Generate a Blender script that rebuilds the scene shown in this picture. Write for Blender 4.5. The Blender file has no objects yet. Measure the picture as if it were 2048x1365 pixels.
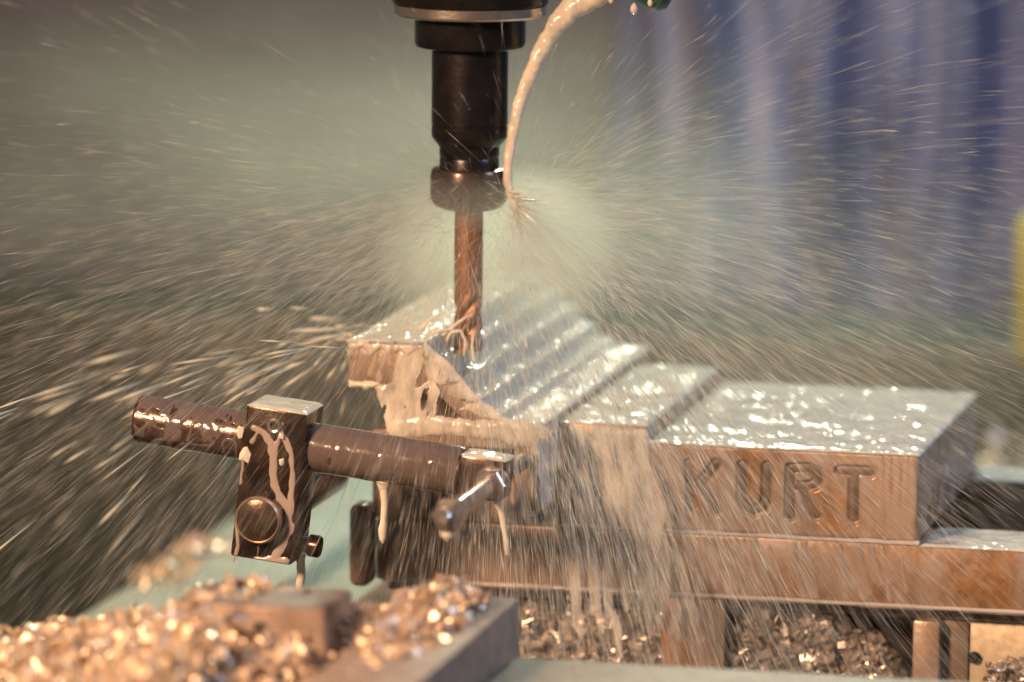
import bpy, bmesh, math, random
import numpy as np
from mathutils import Vector, Matrix
from math import radians as R_, sin, cos, pi

S = 0.001                      # the scene is written in millimetres, Blender gets metres
random.seed(7)
rng = np.random.default_rng(11)
scene = bpy.context.scene
col = scene.collection

# ------------------------------------------------------------------ camera
PITCH, YAW, ROLL, DIST = R_(8.627), R_(12.942), R_(0.485), 2407.0
F = Vector((-sin(YAW) * cos(PITCH), cos(YAW) * cos(PITCH), -sin(PITCH)))
rt = Vector((cos(YAW), sin(YAW), 0))
up = rt.cross(F)
CR = cos(ROLL) * rt + sin(ROLL) * up
CU = -sin(ROLL) * rt + cos(ROLL) * up
cam_d = bpy.data.cameras.new('camera')
cam = bpy.data.objects.new('camera', cam_d)
col.objects.link(cam)
M = Matrix((CR, CU, -F)).transposed().to_4x4()
M.translation = (-DIST * F) * S
cam.matrix_world = M
cam_d.sensor_width = 36.0
cam_d.lens = 36.0 * 11000 / 2048
cam_d.clip_start, cam_d.clip_end = 0.1, 50
cam_d.dof.use_dof = True
cam_d.dof.focus_distance = 2.335
cam_d.dof.aperture_fstop = 4.6
scene.camera = cam

# ------------------------------------------------------------------ world and lamps
w = bpy.data.worlds.new('World')
scene.world = w
w.use_nodes = True
w.node_tree.nodes['Background'].inputs[0].default_value = (0.055, 0.06, 0.06, 1)
w.node_tree.nodes['Background'].inputs[1].default_value = 1.0

def lamp(name, loc, aim, size, power, color, sy=None):
    d = bpy.data.lights.new(name, 'AREA')
    d.shape = 'RECTANGLE'
    d.size, d.size_y = size, (sy or size)
    d.energy, d.color = power, color
    o = bpy.data.objects.new(name, d)
    o.location = Vector(loc) * S
    o.rotation_euler = (Vector(aim) - Vector(loc)).to_track_quat('-Z', 'Y').to_euler()
    col.objects.link(o)
    return o
lamp('warm_work_lamp', (-580, -1380, 640), (20, -40, -60), 0.26, 52, (1.0, 0.61, 0.35))
lamp('machine_lamp', (-60, 760, 500), (20, 60, -40), 0.10, 10, (0.93, 1.0, 0.76), 0.05)
lamp('cool_side_lamp', (1100, -150, 650), (100, 50, -60), 0.35, 7.0, (0.52, 0.68, 1.0))
lamp('rear_cool_lamp', (350, 150, 900), (100, 900, 0), 0.4, 3.0, (0.78, 0.84, 1.0))

scene.view_settings.view_transform = 'Standard'
scene.view_settings.look = 'None'
scene.view_settings.exposure = 0.0
scene.view_settings.gamma = 1.0
scene.render.engine = 'CYCLES'
scene.cycles.use_denoising = True
scene.cycles.max_bounces = 8
scene.cycles.volume_bounces = 1
scene.cycles.sample_clamp_indirect = 4.0
scene.cycles.volume_step_rate = 2.0
scene.cycles.volume_max_steps = 96

# ------------------------------------------------------------------ helpers
def tag(o, label=None, cat=None, group=None, kind=None):
    if label: o['label'] = label
    if cat: o['category'] = cat
    if group: o['group'] = group
    if kind: o['kind'] = kind
    return o

def thing(name, label, cat, loc=(0, 0, 0), group=None):
    o = bpy.data.objects.new(name, None)
    o.empty_display_size = 0.01
    o.location = Vector(loc) * S
    col.objects.link(o)
    return tag(o, label, cat, group)

bpy_view = bpy.context.view_layer
def link(name, me, mat, parent=None, smooth=False):
    o = bpy.data.objects.new(name, me)
    if mat and not me.materials: me.materials.append(mat)
    col.objects.link(o)
    if parent:
        o.parent = parent
        # vertices are written in scene coordinates: undo the parents' offset
        off = Vector((0, 0, 0)); p = parent
        while p: off += p.location; p = p.parent
        o.location = -off
    if smooth:
        me.polygons.foreach_set('use_smooth', [True] * len(me.polygons))
    return o

def mesh(name, verts, faces, scale=S):
    me = bpy.data.meshes.new(name)
    v = np.asarray(verts, float) * scale
    me.from_pydata(v.tolist(), [], faces)
    me.update()
    return me

def bm_mesh(name, bm, smooth_angle=None):
    bmesh.ops.scale(bm, vec=(S, S, S), verts=bm.verts)
    bmesh.ops.recalc_face_normals(bm, faces=bm.faces)
    me = bpy.data.meshes.new(name)
    bm.to_mesh(me); bm.free()
    if smooth_angle:
        me.polygons.foreach_set('use_smooth', [True] * len(me.polygons))
        me.set_sharp_from_angle(angle=R_(smooth_angle))
    return me

def add_box(bm, x0, x1, y0, y1, z0, z1, bevel=0.0, seg=2, rot=None):
    t = bmesh.new()
    bmesh.ops.create_cube(t, size=1)
    for v in t.verts:
        v.co = Vector(((x0 + x1) / 2 + v.co.x * (x1 - x0), (y0 + y1) / 2 + v.co.y * (y1 - y0), (z0 + z1) / 2 + v.co.z * (z1 - z0)))
    if bevel:
        bmesh.ops.bevel(t, geom=t.edges[:], offset=bevel, segments=seg, profile=0.5, affect='EDGES')
    if rot: bmesh.ops.transform(t, matrix=rot, verts=t.verts)
    tm = bpy.data.meshes.new('tmp'); t.to_mesh(tm); t.free()
    bm.from_mesh(tm); bpy.data.meshes.remove(tm)

def box(name, x0, x1, y0, y1, z0, z1, mat, parent=None, bevel=0.6, rot=None, seg=2):
    bm = bmesh.new(); add_box(bm, x0, x1, y0, y1, z0, z1, bevel, seg, rot)
    return link(name, bm_mesh(name, bm, 40), mat, parent)

def add_lathe(bm, prof, n=64, mat4=None):
    """prof: list of (r, z), open; ends with r=0 close it"""
    t = bmesh.new()
    rings = []
    for r, z in prof:
        if r < 1e-6: rings.append([t.verts.new((0, 0, z))])
        else: rings.append([t.verts.new((r * cos(2 * pi * k / n), r * sin(2 * pi * k / n), z)) for k in range(n)])
    for a, b in zip(rings, rings[1:]):
        for k in range(n):
            k2 = (k + 1) % n
            if len(a) == 1 and len(b) == 1: continue
            if len(a) == 1: t.faces.new((a[0], b[k], b[k2]))
            elif len(b) == 1: t.faces.new((a[k], a[k2], b[0]))
            else: t.faces.new((a[k], a[k2], b[k2], b[k]))
    if mat4: bmesh.ops.transform(t, matrix=mat4, verts=t.verts)
    tm = bpy.data.meshes.new('tmp'); t.to_mesh(tm); t.free()
    bm.from_mesh(tm); bpy.data.meshes.remove(tm)

def lathe(name, prof, mat, parent=None, n=64, mat4=None, angle=35):
    bm = bmesh.new(); add_lathe(bm, prof, n, mat4)
    return link(name, bm_mesh(name, bm, angle), mat, parent)

def axis_mat(p, d):
    return Matrix.Translation(Vector(p)) @ Vector(d).to_track_quat('Z', 'Y').to_matrix().to_4x4()

def tube(name, pts, radii, mat, parent=None, n=20, wob=0.0, flat=1.0):
    """closed tube along points, smooth radius, optional surface wobble"""
    pts = np.array(pts, float); radii = np.array(radii, float)
    m = max(24, len(pts) * 8)
    tt = np.linspace(0, len(pts) - 1, m)
    P = np.stack([np.interp(tt, range(len(pts)), pts[:, k]) for k in range(3)], 1)
    ker = np.array([1, 2, 3, 2, 1]) / 9
    Pp = np.pad(P, ((2, 2), (0, 0)), 'edge')
    P = sum(ker[i] * Pp[i:i + m] for i in range(5))
    r = np.interp(tt, range(len(pts)), radii)
    V = []; Fc = []
    ph = rng.uniform(0, 6.28, 6)
    for i in range(m):
        d = P[min(i + 1, m - 1)] - P[max(i - 1, 0)]; d /= np.linalg.norm(d)
        a = np.cross(d, (0, 1, 0)); a /= np.linalg.norm(a) + 1e-9
        b = np.cross(d, a)
        for k in range(n):
            th = 2 * pi * k / n
            rr = r[i] * (1 + wob * (sin(2 * th + i * .5 + ph[0]) * .5 + sin(i * .9 + th + ph[1]) * .5 + .4 * sin(i * 1.7 - 3 * th + ph[2])))
            V.append(P[i] + rr * (cos(th) * a + flat * sin(th) * b))
    for i in range(m - 1):
        for k in range(n):
            k2 = (k + 1) % n
            Fc.append((i * n + k, i * n + k2, (i + 1) * n + k2, (i + 1) * n + k))
    Fc.append(tuple(range(n))[::-1]); Fc.append(tuple((m - 1) * n + k for k in range(n)))
    return link(name, mesh(name, V, Fc), mat, parent, True)

def seg_dist(U, V, pts):
    """distance of grid points to a polyline and the parameter (0..1) of the nearest point"""
    best = np.full(U.shape, 1e9); par = np.zeros(U.shape)
    pts = np.array(pts, float)
    L = np.r_[0, np.cumsum(np.linalg.norm(np.diff(pts, axis=0), axis=1))]
    for i, (a, b) in enumerate(zip(pts, pts[1:])):
        d = b - a; l2 = (d @ d) + 1e-12
        t = np.clip(((U - a[0]) * d[0] + (V - a[1]) * d[1]) / l2, 0, 1)
        q = np.hypot(U - a[0] - t * d[0], V - a[1] - t * d[1])
        m = q < best
        best[m] = q[m]; par[m] = ((L[i] + t * (L[i + 1] - L[i])) / L[-1])[m]
    return best, par

def poly_sd(U, V, pts):
    """signed distance to a polygon, positive inside"""
    pts = list(pts) + [pts[0]]
    d, _ = seg_dist(U, V, pts)
    ins = np.zeros(U.shape, bool)
    for (x0, y0), (x1, y1) in zip(pts, pts[1:]):
        c = ((y0 > V) != (y1 > V)) & (U < (x1 - x0) * (V - y0) / ((y1 - y0) if abs(y1 - y0) > 1e-9 else 1e-9) + x0)
        ins ^= c
    return np.where(ins, d, -d)

def vnoise(U, V, s, seed=0):
    """smooth value noise 0..1"""
    r = np.random.default_rng(seed); g = r.random((64, 64))
    x = np.abs(U / s + 1000.37); y = np.abs(V / s + 1000.71)
    xi = np.floor(x).astype(int); yi = np.floor(y).astype(int)
    fx = x - xi; fy = y - yi
    fx = fx * fx * (3 - 2 * fx); fy = fy * fy * (3 - 2 * fy)
    G = lambda a, b: g[a % 64, b % 64]
    return (G(xi, yi) * (1 - fx) + G(xi + 1, yi) * fx) * (1 - fy) + (G(xi, yi + 1) * (1 - fx) + G(xi + 1, yi + 1) * fx) * fy

def film(name, H, u0, u1, v0, v1, step, place, mat, parent=None, back=-0.25):
    """a skin of liquid: H(U,V) is its thickness (negative outside); place(U,V,h) puts it in the scene.
    back is the offset of the rear face, or None for a sheet hanging in the air (thick both ways)."""
    nu, nv = int((u1 - u0) / step) + 2, int((v1 - v0) / step) + 2
    U, V = np.meshgrid(np.linspace(u0, u1, nu), np.linspace(v0, v1, nv), indexing='ij')
    h = H(U, V)
    hp = np.maximum(h, -0.18) if back is not None else np.maximum(h, 0.0)
    top = place(U, V, hp).reshape(-1, 3)
    bot = place(U, V, np.full(U.shape, back) if back is not None else -0.7 * hp).reshape(-1, 3)
    inside = h > 0
    cell = inside[:-1, :-1] | inside[1:, :-1] | inside[:-1, 1:] | inside[1:, 1:]
    idx = np.arange(nu * nv).reshape(nu, nv)
    ii, jj = np.nonzero(cell)
    q = np.stack([idx[ii, jj], idx[ii + 1, jj], idx[ii + 1, jj + 1], idx[ii, jj + 1]], 1)
    used = np.unique(q)
    remap = -np.ones(nu * nv, int); remap[used] = np.arange(len(used))
    n = len(used)
    V3 = np.concatenate([top[used], bot[used]])
    qt = remap[q]
    faces = qt.tolist() + (qt[:, ::-1] + n).tolist()
    # side walls where a cell has no neighbour
    cnt = {}
    for f in qt.tolist():
        for a, b in zip(f, f[1:] + f[:1]):
            if (b, a) in cnt: del cnt[(b, a)]
            else: cnt[(a, b)] = 1
    faces += [(b, a, a + n, b + n) for a, b in cnt]
    return link(name, mesh(name, V3, faces), mat, parent, True)

front = lambda Y: (lambda U, V, h: np.stack([U, Y - h, V], -1))
top_ = lambda Z: (lambda U, V, h: np.stack([U, V, Z + h], -1))
right_ = lambda X: (lambda U, V, h: np.stack([X + h, U, V], -1))

# ------------------------------------------------------------------ materials
def mat(name):
    m = bpy.data.materials.new(name); m.use_nodes = True
    nt = m.node_tree
    return m, nt, nt.nodes['Principled BSDF'], nt.nodes['Material Output']

def N(nt, t, **kw):
    n = nt.nodes.new(t)
    for k, v in kw.items():
        if k in n.inputs: n.inputs[k].default_value = v
        else: setattr(n, k, v)
    return n

def noise(nt, scale, detail=4, rough=0.55, vec=None, stretch=None):
    co = N(nt, 'ShaderNodeTexCoord')
    src = co.outputs['Object']
    if stretch:
        mp = N(nt, 'ShaderNodeMapping'); mp.inputs['Scale'].default_value = stretch
        nt.links.new(src, mp.inputs['Vector']); src = mp.outputs[0]
    n = N(nt, 'ShaderNodeTexNoise', Scale=scale, Detail=detail, Roughness=rough)
    nt.links.new(src, n.inputs['Vector'])
    return n.outputs['Fac']

def ramp(nt, fac, stops):
    r = N(nt, 'ShaderNodeValToRGB')
    el = r.color_ramp.elements
    while len(el) < len(stops): el.new(0.5)
    for e, (p, c) in zip(el, stops):
        e.position = p; e.color = (*c, 1) if len(c) == 3 else c
    nt.links.new(fac, r.inputs['Fac'])
    return r.outputs['Color']

def mixc(nt, fac, a, b):
    m = N(nt, 'ShaderNodeMix', data_type='RGBA')
    for s, v in ((m.inputs[0], fac), (m.inputs[6], a), (m.inputs[7], b)):
        if hasattr(v, 'links'): nt.links.new(v, s)
        else: s.default_value = v if not isinstance(v, tuple) else (*v, 1)
    return m.outputs[2]

def bump(nt, bsdf, fac, dist, strength=1.0, prev=None):
    b = N(nt, 'ShaderNodeBump', Distance=dist, Strength=strength)
    nt.links.new(fac, b.inputs['Height'])
    if prev: nt.links.new(prev, b.inputs['Normal'])
    nt.links.new(b.outputs[0], bsdf.inputs['Normal'])
    return b.outputs[0]

def coolant_mat(name, base, rough, bscale, bdist, sss=0.0, var=0.12):
    m, nt, b, _ = mat(name)
    c2 = tuple(x * (1 - var) for x in base)
    nt.links.new(ramp(nt, noise(nt, 60, 3), [(0.35, c2), (0.65, base)]), b.inputs['Base Color'])
    b.inputs['Roughness'].default_value = rough
    b.inputs['IOR'].default_value = 1.34
    b.inputs['Specular IOR Level'].default_value = 0.6
    if sss:
        b.inputs['Subsurface Weight'].default_value = sss
        b.inputs['Subsurface Radius'].default_value = (0.003, 0.0025, 0.002)
        b.inputs['Subsurface Scale'].default_value = 1.0
    p = bump(nt, b, noise(nt, bscale, 2, 0.5), bdist)
    bump(nt, b, noise(nt, bscale * 0.28, 2, 0.5), bdist * 2.2, 1.0, p)
    return m

MILK = (0.68, 0.63, 0.56)
m_cool = coolant_mat('milky_coolant', MILK, 0.12, 150, 0.0004, 0.25)
m_pool = coolant_mat('rippled_coolant', (0.54, 0.53, 0.46), 0.035, 190, 0.0013, var=.24)
m_jet = coolant_mat('coolant_jet', MILK, 0.2, 60, 0.0005, 0.3)

def spray_mat(name, colr):
    # thin milky threads scatter light through as well as back
    m = bpy.data.materials.new(name); m.use_nodes = True
    nt = m.node_tree; nt.nodes.clear()
    out = N(nt, 'ShaderNodeOutputMaterial')
    d = N(nt, 'ShaderNodeBsdfDiffuse', Color=(*colr, 1)); t = N(nt, 'ShaderNodeBsdfTranslucent', Color=(*colr, 1))
    mx = N(nt, 'ShaderNodeMixShader'); mx.inputs[0].default_value = 0.5
    nt.links.new(d.outputs[0], mx.inputs[1]); nt.links.new(t.outputs[0], mx.inputs[2]); nt.links.new(mx.outputs[0], out.inputs['Surface'])
    return m
def half_clear(m, lo, hi, scale, stretch=None):
    # thin milky liquid: partly clear, in streaks
    nt = m.node_tree; b = nt.nodes['Principled BSDF']
    r = N(nt, 'ShaderNodeMapRange'); r.inputs[1].default_value = .34; r.inputs[2].default_value = .64
    r.inputs[3].default_value = lo; r.inputs[4].default_value = hi
    nt.links.new(noise(nt, scale, 4, .6, stretch=stretch), r.inputs[0])
    nt.links.new(r.outputs[0], b.inputs['Alpha'])
    return m
m_drape = half_clear(coolant_mat('draped_coolant', MILK, 0.12, 140, 0.0004), .25, .92, 150, (1, 1, .35))
m_curtain = half_clear(coolant_mat('falling_coolant', MILK, 0.2, 120, 0.0004), 0.0, .62, 190, (1, 1, .10))
m_jet = half_clear(coolant_mat('coolant_jet', (0.64, 0.57, 0.48), 0.18, 80, 0.0006), .45, .95, 130, (1, 1, .3))
m_spray = spray_mat('spray_droplet', (0.80, 0.78, 0.72))

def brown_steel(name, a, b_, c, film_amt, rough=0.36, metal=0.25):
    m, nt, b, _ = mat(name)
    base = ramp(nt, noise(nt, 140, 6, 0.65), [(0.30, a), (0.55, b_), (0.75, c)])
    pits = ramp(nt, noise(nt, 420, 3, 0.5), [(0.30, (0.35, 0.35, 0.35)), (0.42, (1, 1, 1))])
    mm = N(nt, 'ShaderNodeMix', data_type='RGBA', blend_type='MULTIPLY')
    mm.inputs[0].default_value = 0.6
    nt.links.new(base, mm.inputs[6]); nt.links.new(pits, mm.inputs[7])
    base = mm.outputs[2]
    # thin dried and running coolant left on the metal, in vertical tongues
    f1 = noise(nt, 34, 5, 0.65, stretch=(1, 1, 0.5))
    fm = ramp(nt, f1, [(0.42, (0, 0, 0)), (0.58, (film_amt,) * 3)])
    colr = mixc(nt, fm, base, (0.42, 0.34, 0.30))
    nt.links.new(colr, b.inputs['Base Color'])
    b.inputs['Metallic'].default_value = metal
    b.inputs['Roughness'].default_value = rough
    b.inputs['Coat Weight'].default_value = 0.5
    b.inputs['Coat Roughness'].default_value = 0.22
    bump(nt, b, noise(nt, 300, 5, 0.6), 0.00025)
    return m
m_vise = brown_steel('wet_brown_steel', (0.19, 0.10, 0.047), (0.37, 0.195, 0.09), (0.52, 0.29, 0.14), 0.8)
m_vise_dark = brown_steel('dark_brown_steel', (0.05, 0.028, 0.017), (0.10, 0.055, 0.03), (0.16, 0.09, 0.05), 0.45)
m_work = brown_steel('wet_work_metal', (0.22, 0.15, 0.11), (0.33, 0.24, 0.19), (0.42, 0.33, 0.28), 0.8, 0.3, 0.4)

def dark_metal(name, a, b_, metal, rough, scale=120):
    m, nt, b, _ = mat(name)
    nt.links.new(ramp(nt, noise(nt, scale, 5), [(0.35, a), (0.7, b_)]), b.inputs['Base Color'])
    b.inputs['Metallic'].default_value = metal
    b.inputs['Roughness'].default_value = rough
    bump(nt, b, noise(nt, 380, 4), 0.00012)
    return m
m_oxide = dark_metal('black_oxide', (0.010, 0.009, 0.010), (0.022, 0.018, 0.018), 0.55, 0.30)
m_band = dark_metal('ground_steel', (0.42, 0.36, 0.33), (0.55, 0.48, 0.44), 0.9, 0.24)
m_stop = dark_metal('oiled_black_steel', (0.028, 0.018, 0.014), (0.07, 0.042, 0.032), 0.6, 0.22)
m_rod = dark_metal('wet_rod_steel', (0.09, 0.055, 0.045), (0.17, 0.11, 0.095), 0.7, 0.22)
m_pin = dark_metal('bright_pin_steel', (0.38, 0.33, 0.31), (0.55, 0.49, 0.46), 0.85, 0.22)
m_mill = dark_metal('carbide_mill', (0.24, 0.125, 0.07), (0.36, 0.19, 0.11), 0.55, 0.42)
m_alu = dark_metal('scuffed_aluminium', (0.52, 0.42, 0.30), (0.68, 0.56, 0.42), 0.35, 0.35, 260)
m_fore = dark_metal('out_of_focus_steel', (0.20, 0.145, 0.115), (0.32, 0.24, 0.19), 0.1, 0.72)
m_fore_plate = dark_metal('dull_plate', (0.18, 0.155, 0.13), (0.28, 0.24, 0.20), 0.1, 0.65)
m_fore_dark = dark_metal('stained_step_block', (0.10, 0.06, 0.045), (0.34, 0.25, 0.20), 0.2, 0.45, 60)
m_chip = dark_metal('aluminium_chip', (0.50, 0.38, 0.29), (0.84, 0.67, 0.52), 0.5, 0.34, 110)
m_swarf = dark_metal('wet_swarf', (0.42, 0.36, 0.32), (0.86, 0.79, 0.73), 0.55, 0.28, 260)
m_recess = dark_metal('recess_dark', (0.10, 0.072, 0.055), (0.19, 0.14, 0.11), 0.1, 0.45)  # darker tone for the letter floors and the clamp slit strip
m_seam = coolant_mat('seam_coolant', (0.52, 0.46, 0.43), 0.14, 200, 0.0004)
m_veil = coolant_mat('thin_coolant', (0.38, 0.28, 0.225), 0.13, 120, 0.0003)
m_cap = dark_metal('worn_shaft_end', (0.07, 0.045, 0.035), (0.13, 0.085, 0.065), 0.7, 0.2)
m_rim_highlight = dark_metal('rim_highlight', (0.40, 0.27, 0.20), (0.55, 0.38, 0.28), 0.7, 0.3)  # bright orange tone: the highlight on the cap's edge, put into the colour
m_vein = coolant_mat('clamp_coolant', (0.34, 0.275, 0.255), 0.14, 140, 0.0003)
m_skin = coolant_mat('foaming_coolant', (0.56, 0.54, 0.47), 0.05, 210, 0.0017)
m_rodveil = coolant_mat('oily_coolant_skin', (0.11, 0.085, 0.082), 0.13, 130, 0.00025)
m_rodveil.node_tree.nodes['Principled BSDF'].inputs['Specular IOR Level'].default_value = 0.9
m_table = coolant_mat('wet_table', (0.36, 0.42, 0.37), 0.22, 40, 0.001, var=0.2)
m_nozzle = dark_metal('green_nozzle', (0.008, 0.035, 0.03), (0.015, 0.06, 0.05), 0.0, 0.4)

def plain(name, c, rough=0.5, var=0.8, scale=20, stretch=None):
    m, nt, b, _ = mat(name)
    nt.links.new(ramp(nt, noise(nt, scale, 4, stretch=stretch), [(0.35, tuple(x * var for x in c)), (0.65, c)]), b.inputs['Base Color'])
    b.inputs['Roughness'].default_value = rough
    return m
def blue_sheet():
    m, nt, b, _ = mat('blue_guard')
    paint = ramp(nt, noise(nt, 14, 4, .6, stretch=(1, 1, .35)), [(0.32, (0.035, 0.042, 0.075)), (0.5, (0.085, 0.102, 0.20)), (0.7, (0.12, 0.14, 0.26))])
    run = ramp(nt, noise(nt, 26, 5, .65, stretch=(1, 1, .16)), [(0.50, (0, 0, 0)), (0.68, (.55,) * 3)])
    nt.links.new(mixc(nt, run, paint, (0.22, 0.23, 0.27)), b.inputs['Base Color'])
    b.inputs['Roughness'].default_value = 0.4
    return m
m_blue = blue_sheet()
m_darkwall = plain('dark_casting', (0.020, 0.032, 0.029), 0.5)
m_yellow = plain('yellow_paint', (0.30, 0.26, 0.01), 0.5)
m_rail_back = brown_steel('rear_rail_steel', (0.10, 0.06, 0.035), (0.18, 0.10, 0.055), (0.26, 0.15, 0.08), 0.3)

# ------------------------------------------------------------------ setting: table, rear guard
tbl = bmesh.new()
add_box(tbl, -238, -166, 60, 640, -200, -160, 2)
add_box(tbl, -150, 480, 60, 640, -200, -160, 2)
add_box(tbl, -167, -149, 60, 640, -200, -176, 0)
o = link('machine_table', bm_mesh('machine_table', tbl, 40), m_table)
tag(o, 'wet pale green machine table with a slot, behind and below the vise', 'machine table')
pan = box('chip_pan', -1600, 1600, -900, 1400, -520, -500, m_darkwall, bevel=0)
tag(pan, kind='structure')

# rear guard: a pleated blue sheet with vertical folds, and a darker casting below it
def pleats():
    nx = 420
    xs = np.linspace(-160, 520, nx)
    y = 930 + 14 * np.sin(xs / 17.0 + 2 * np.sin(xs / 71.0)) + 8 * np.sin(xs / 6.1 + 1.3) + 22 * vnoise(xs, xs * 0, 40, 5)
    zs = np.linspace(-150, 420, 30)
    V = [];
    for j, z in enumerate(zs):
        for i in range(nx): V.append((xs[i] + 5 * sin(z / 60.0 + i * .05), y[i] + 5 * sin(z / 45.0 + i * .21), z))
    n1 = len(V)
    V += [(x, yy + 6, z) for x, yy, z in V]
    Fc = []
    for j in range(29):
        for i in range(nx - 1):
            a = j * nx + i
            Fc.append((a, a + 1, a + nx + 1, a + nx)); Fc.append((a + n1, a + nx + n1, a + nx + 1 + n1, a + 1 + n1))
    return mesh('rear_guard', V, Fc)
g = link('rear_guard', pleats(), m_blue, None, True)
tag(g, 'blurred blue pleated sheet guard hanging at the back of the machine', 'guard')
bw = box('back_wall', -900, 700, 990, 1010, -500, 600, plain('grey_wall', (0.060, 0.064, 0.085), 0.6), bevel=0)
tag(bw, kind='structure')
c = box('rear_casting', -800, 560, 800, 900, -500, -112, m_darkwall, bevel=12)
tag(c, 'dark machine casting below the blue guard', 'machine casting')
yp = bmesh.new()
add_box(yp, 127.5, 190, 690, 740, -108, -26, 6)
yo = link('yellow_bumper', bm_mesh('yellow_bumper', yp, 40), m_yellow)
tag(yo, 'blurred yellow block at the right edge in front of the blue guard', 'bumper')

# ------------------------------------------------------------------ milling vise
vise = thing('milling_vise', 'brown steel machine vise wet with milky coolant, holding the stepped workpiece', 'vise', (60, 80, -160))
fr = bmesh.new()
add_box(fr, -61, 340, 0, 44, -109.3, -82, 0.9)
link('front_rail', bm_mesh('front_rail', fr, 40), m_vise, vise)
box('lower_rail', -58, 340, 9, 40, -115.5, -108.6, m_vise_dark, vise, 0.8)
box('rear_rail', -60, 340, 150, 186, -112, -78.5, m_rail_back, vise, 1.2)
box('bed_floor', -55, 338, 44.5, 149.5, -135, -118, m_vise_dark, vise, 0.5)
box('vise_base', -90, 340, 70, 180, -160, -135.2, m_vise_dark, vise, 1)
box('post', 67.6, 95, 2, 62, -175, -109.6, m_vise, vise, 1.0)
box('post', 178.8, 190.5, 4, 62, -175, -115.8, m_vise, vise, 1.0)
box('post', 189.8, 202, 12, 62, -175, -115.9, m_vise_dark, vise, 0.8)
sp = box('side_plate', 202.3, 338, 14, 20, -176, -116.6, m_alu, vise, 0.4)
lathe('screw', [(0, -2.2), (2.2, -2.2), (2.6, -1.6), (2.7, 0), (1.2, 0), (1.0, 0.6), (0, 0.6)], m_oxide, sp, 24, axis_mat((204.6, 13.6, -132.6), (0, 1, 0)))
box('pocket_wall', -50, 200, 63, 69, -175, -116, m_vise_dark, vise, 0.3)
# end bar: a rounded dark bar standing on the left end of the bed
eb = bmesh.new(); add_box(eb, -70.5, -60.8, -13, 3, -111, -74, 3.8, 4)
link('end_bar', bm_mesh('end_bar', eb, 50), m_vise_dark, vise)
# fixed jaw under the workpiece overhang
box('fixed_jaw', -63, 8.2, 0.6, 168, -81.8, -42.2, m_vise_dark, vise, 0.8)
# jaw plate with its own top
box('jaw_plate', 21.4, 60.1, 0.5, 168, -81.6, -35.0, m_vise, vise, 0.8)

# sliding jaw: the front face is a cast plate with the letters sunk in it
strokes = {
 'K': [[(79.4, -51.2), (79.7, -70.6)], [(91.6, -50.4), (83.4, -60.8)], [(84.4, -59.6), (92.0, -70.9)]],
 'U': [[(103.1, -50.6), (103.4, -64.8), (104.8, -68.6), (108.6, -70.6), (112.4, -68.6), (114.2, -65.0), (114.1, -50.6)]],
 'R': [[(124.8, -71.4), (124.5, -51.0), (132.6, -50.6), (135.8, -52.0), (136.6, -54.8), (135.2, -57.4), (132.0, -58.6), (125.4, -58.6)], [(129.2, -59.4), (136.0, -71.0)]],
 'T': [[(146.4, -50.8), (159.2, -50.8)], [(152.6, -51.0), (152.7, -71.6)]],
}
SW = 2.45
jaw = bmesh.new()
add_box(jaw, 60.6, 180.6, 3.2, 175, -80.6, -42.4, 0.9)
tmp = bm_mesh('t', jaw); jb = bmesh.new(); jb.from_mesh(tmp); bpy.data.meshes.remove(tmp)
nu, nv = 241, 81
U, V = np.meshgrid(np.linspace(60.9, 180.3, nu), np.linspace(-80.3, -42.7, nv), indexing='ij')
dd = np.full(U.shape, 1e9)
for s in strokes.values():
    for pl in s: dd = np.minimum(dd, seg_dist(U, V, pl)[0])
dep = 1.9 * (1 - np.clip((dd - SW + 0.75) / 1.3, 0, 1) ** 2)
edge = np.minimum.reduce([U - 60.9, 180.3 - U, V + 80.3, -42.7 - V])
rnd = 0.8 * np.clip(1 - edge / 0.9, 0, 1) ** 2
Yf = 0.0 + dep + rnd + 0.16 * (vnoise(U, V, 5, 2) - .5)
gv = [jb.verts.new((U[i, j] * S, Yf[i, j] * S, V[i, j] * S)) for i in range(nu) for j in range(nv)]
gb = {}
for i in range(nu):
    for j in range(nv):
        if i in (0, nu - 1) or j in (0, nv - 1): gb[(i, j)] = jb.verts.new((U[i, j] * S, 3.4 * S, V[i, j] * S))
for i in range(nu - 1):
    for j in range(nv - 1):
        jb.faces.new((gv[i * nv + j], gv[(i + 1) * nv + j], gv[(i + 1) * nv + j + 1], gv[i * nv + j + 1]))
rim = [(i, 0) for i in range(nu)] + [(nu - 1, j) for j in range(1, nv)] + [(i, nv - 1) for i in range(nu - 2, -1, -1)] + [(0, j) for j in range(nv - 2, 0, -1)]
for a, b in zip(rim, rim[1:] + rim[:1]):
    jb.faces.new((gv[a[0] * nv + a[1]], gb[a], gb[b], gv[b[0] * nv + b[1]]))
bmesh.ops.recalc_face_normals(jb, faces=jb.faces)
me = bpy.data.meshes.new('sliding_jaw'); jb.to_mesh(me); jb.free()
me.polygons.foreach_set('use_smooth', [True] * len(me.polygons)); me.set_sharp_from_angle(angle=R_(38))
sj = link('sliding_jaw', me, m_vise, vise)
for ch, pls in strokes.items():
    xs = [p[0] for pl in pls for p in pl]
    def H(Ug, Vg, pls=pls):
        d = np.full(Ug.shape, 1e9)
        for pl in pls: d = np.minimum(d, seg_dist(Ug, Vg, pl)[0])
        return 0.30 * (1 - (d / 1.75) ** 2)
    lt = film('letter', H, min(xs) - 3, max(xs) + 3, -75, -46, 0.45, front(1.85), m_recess, sj, -0.1)
    lt['label'] = 'sunken letter %s of the word on the jaw face' % ch

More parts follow.
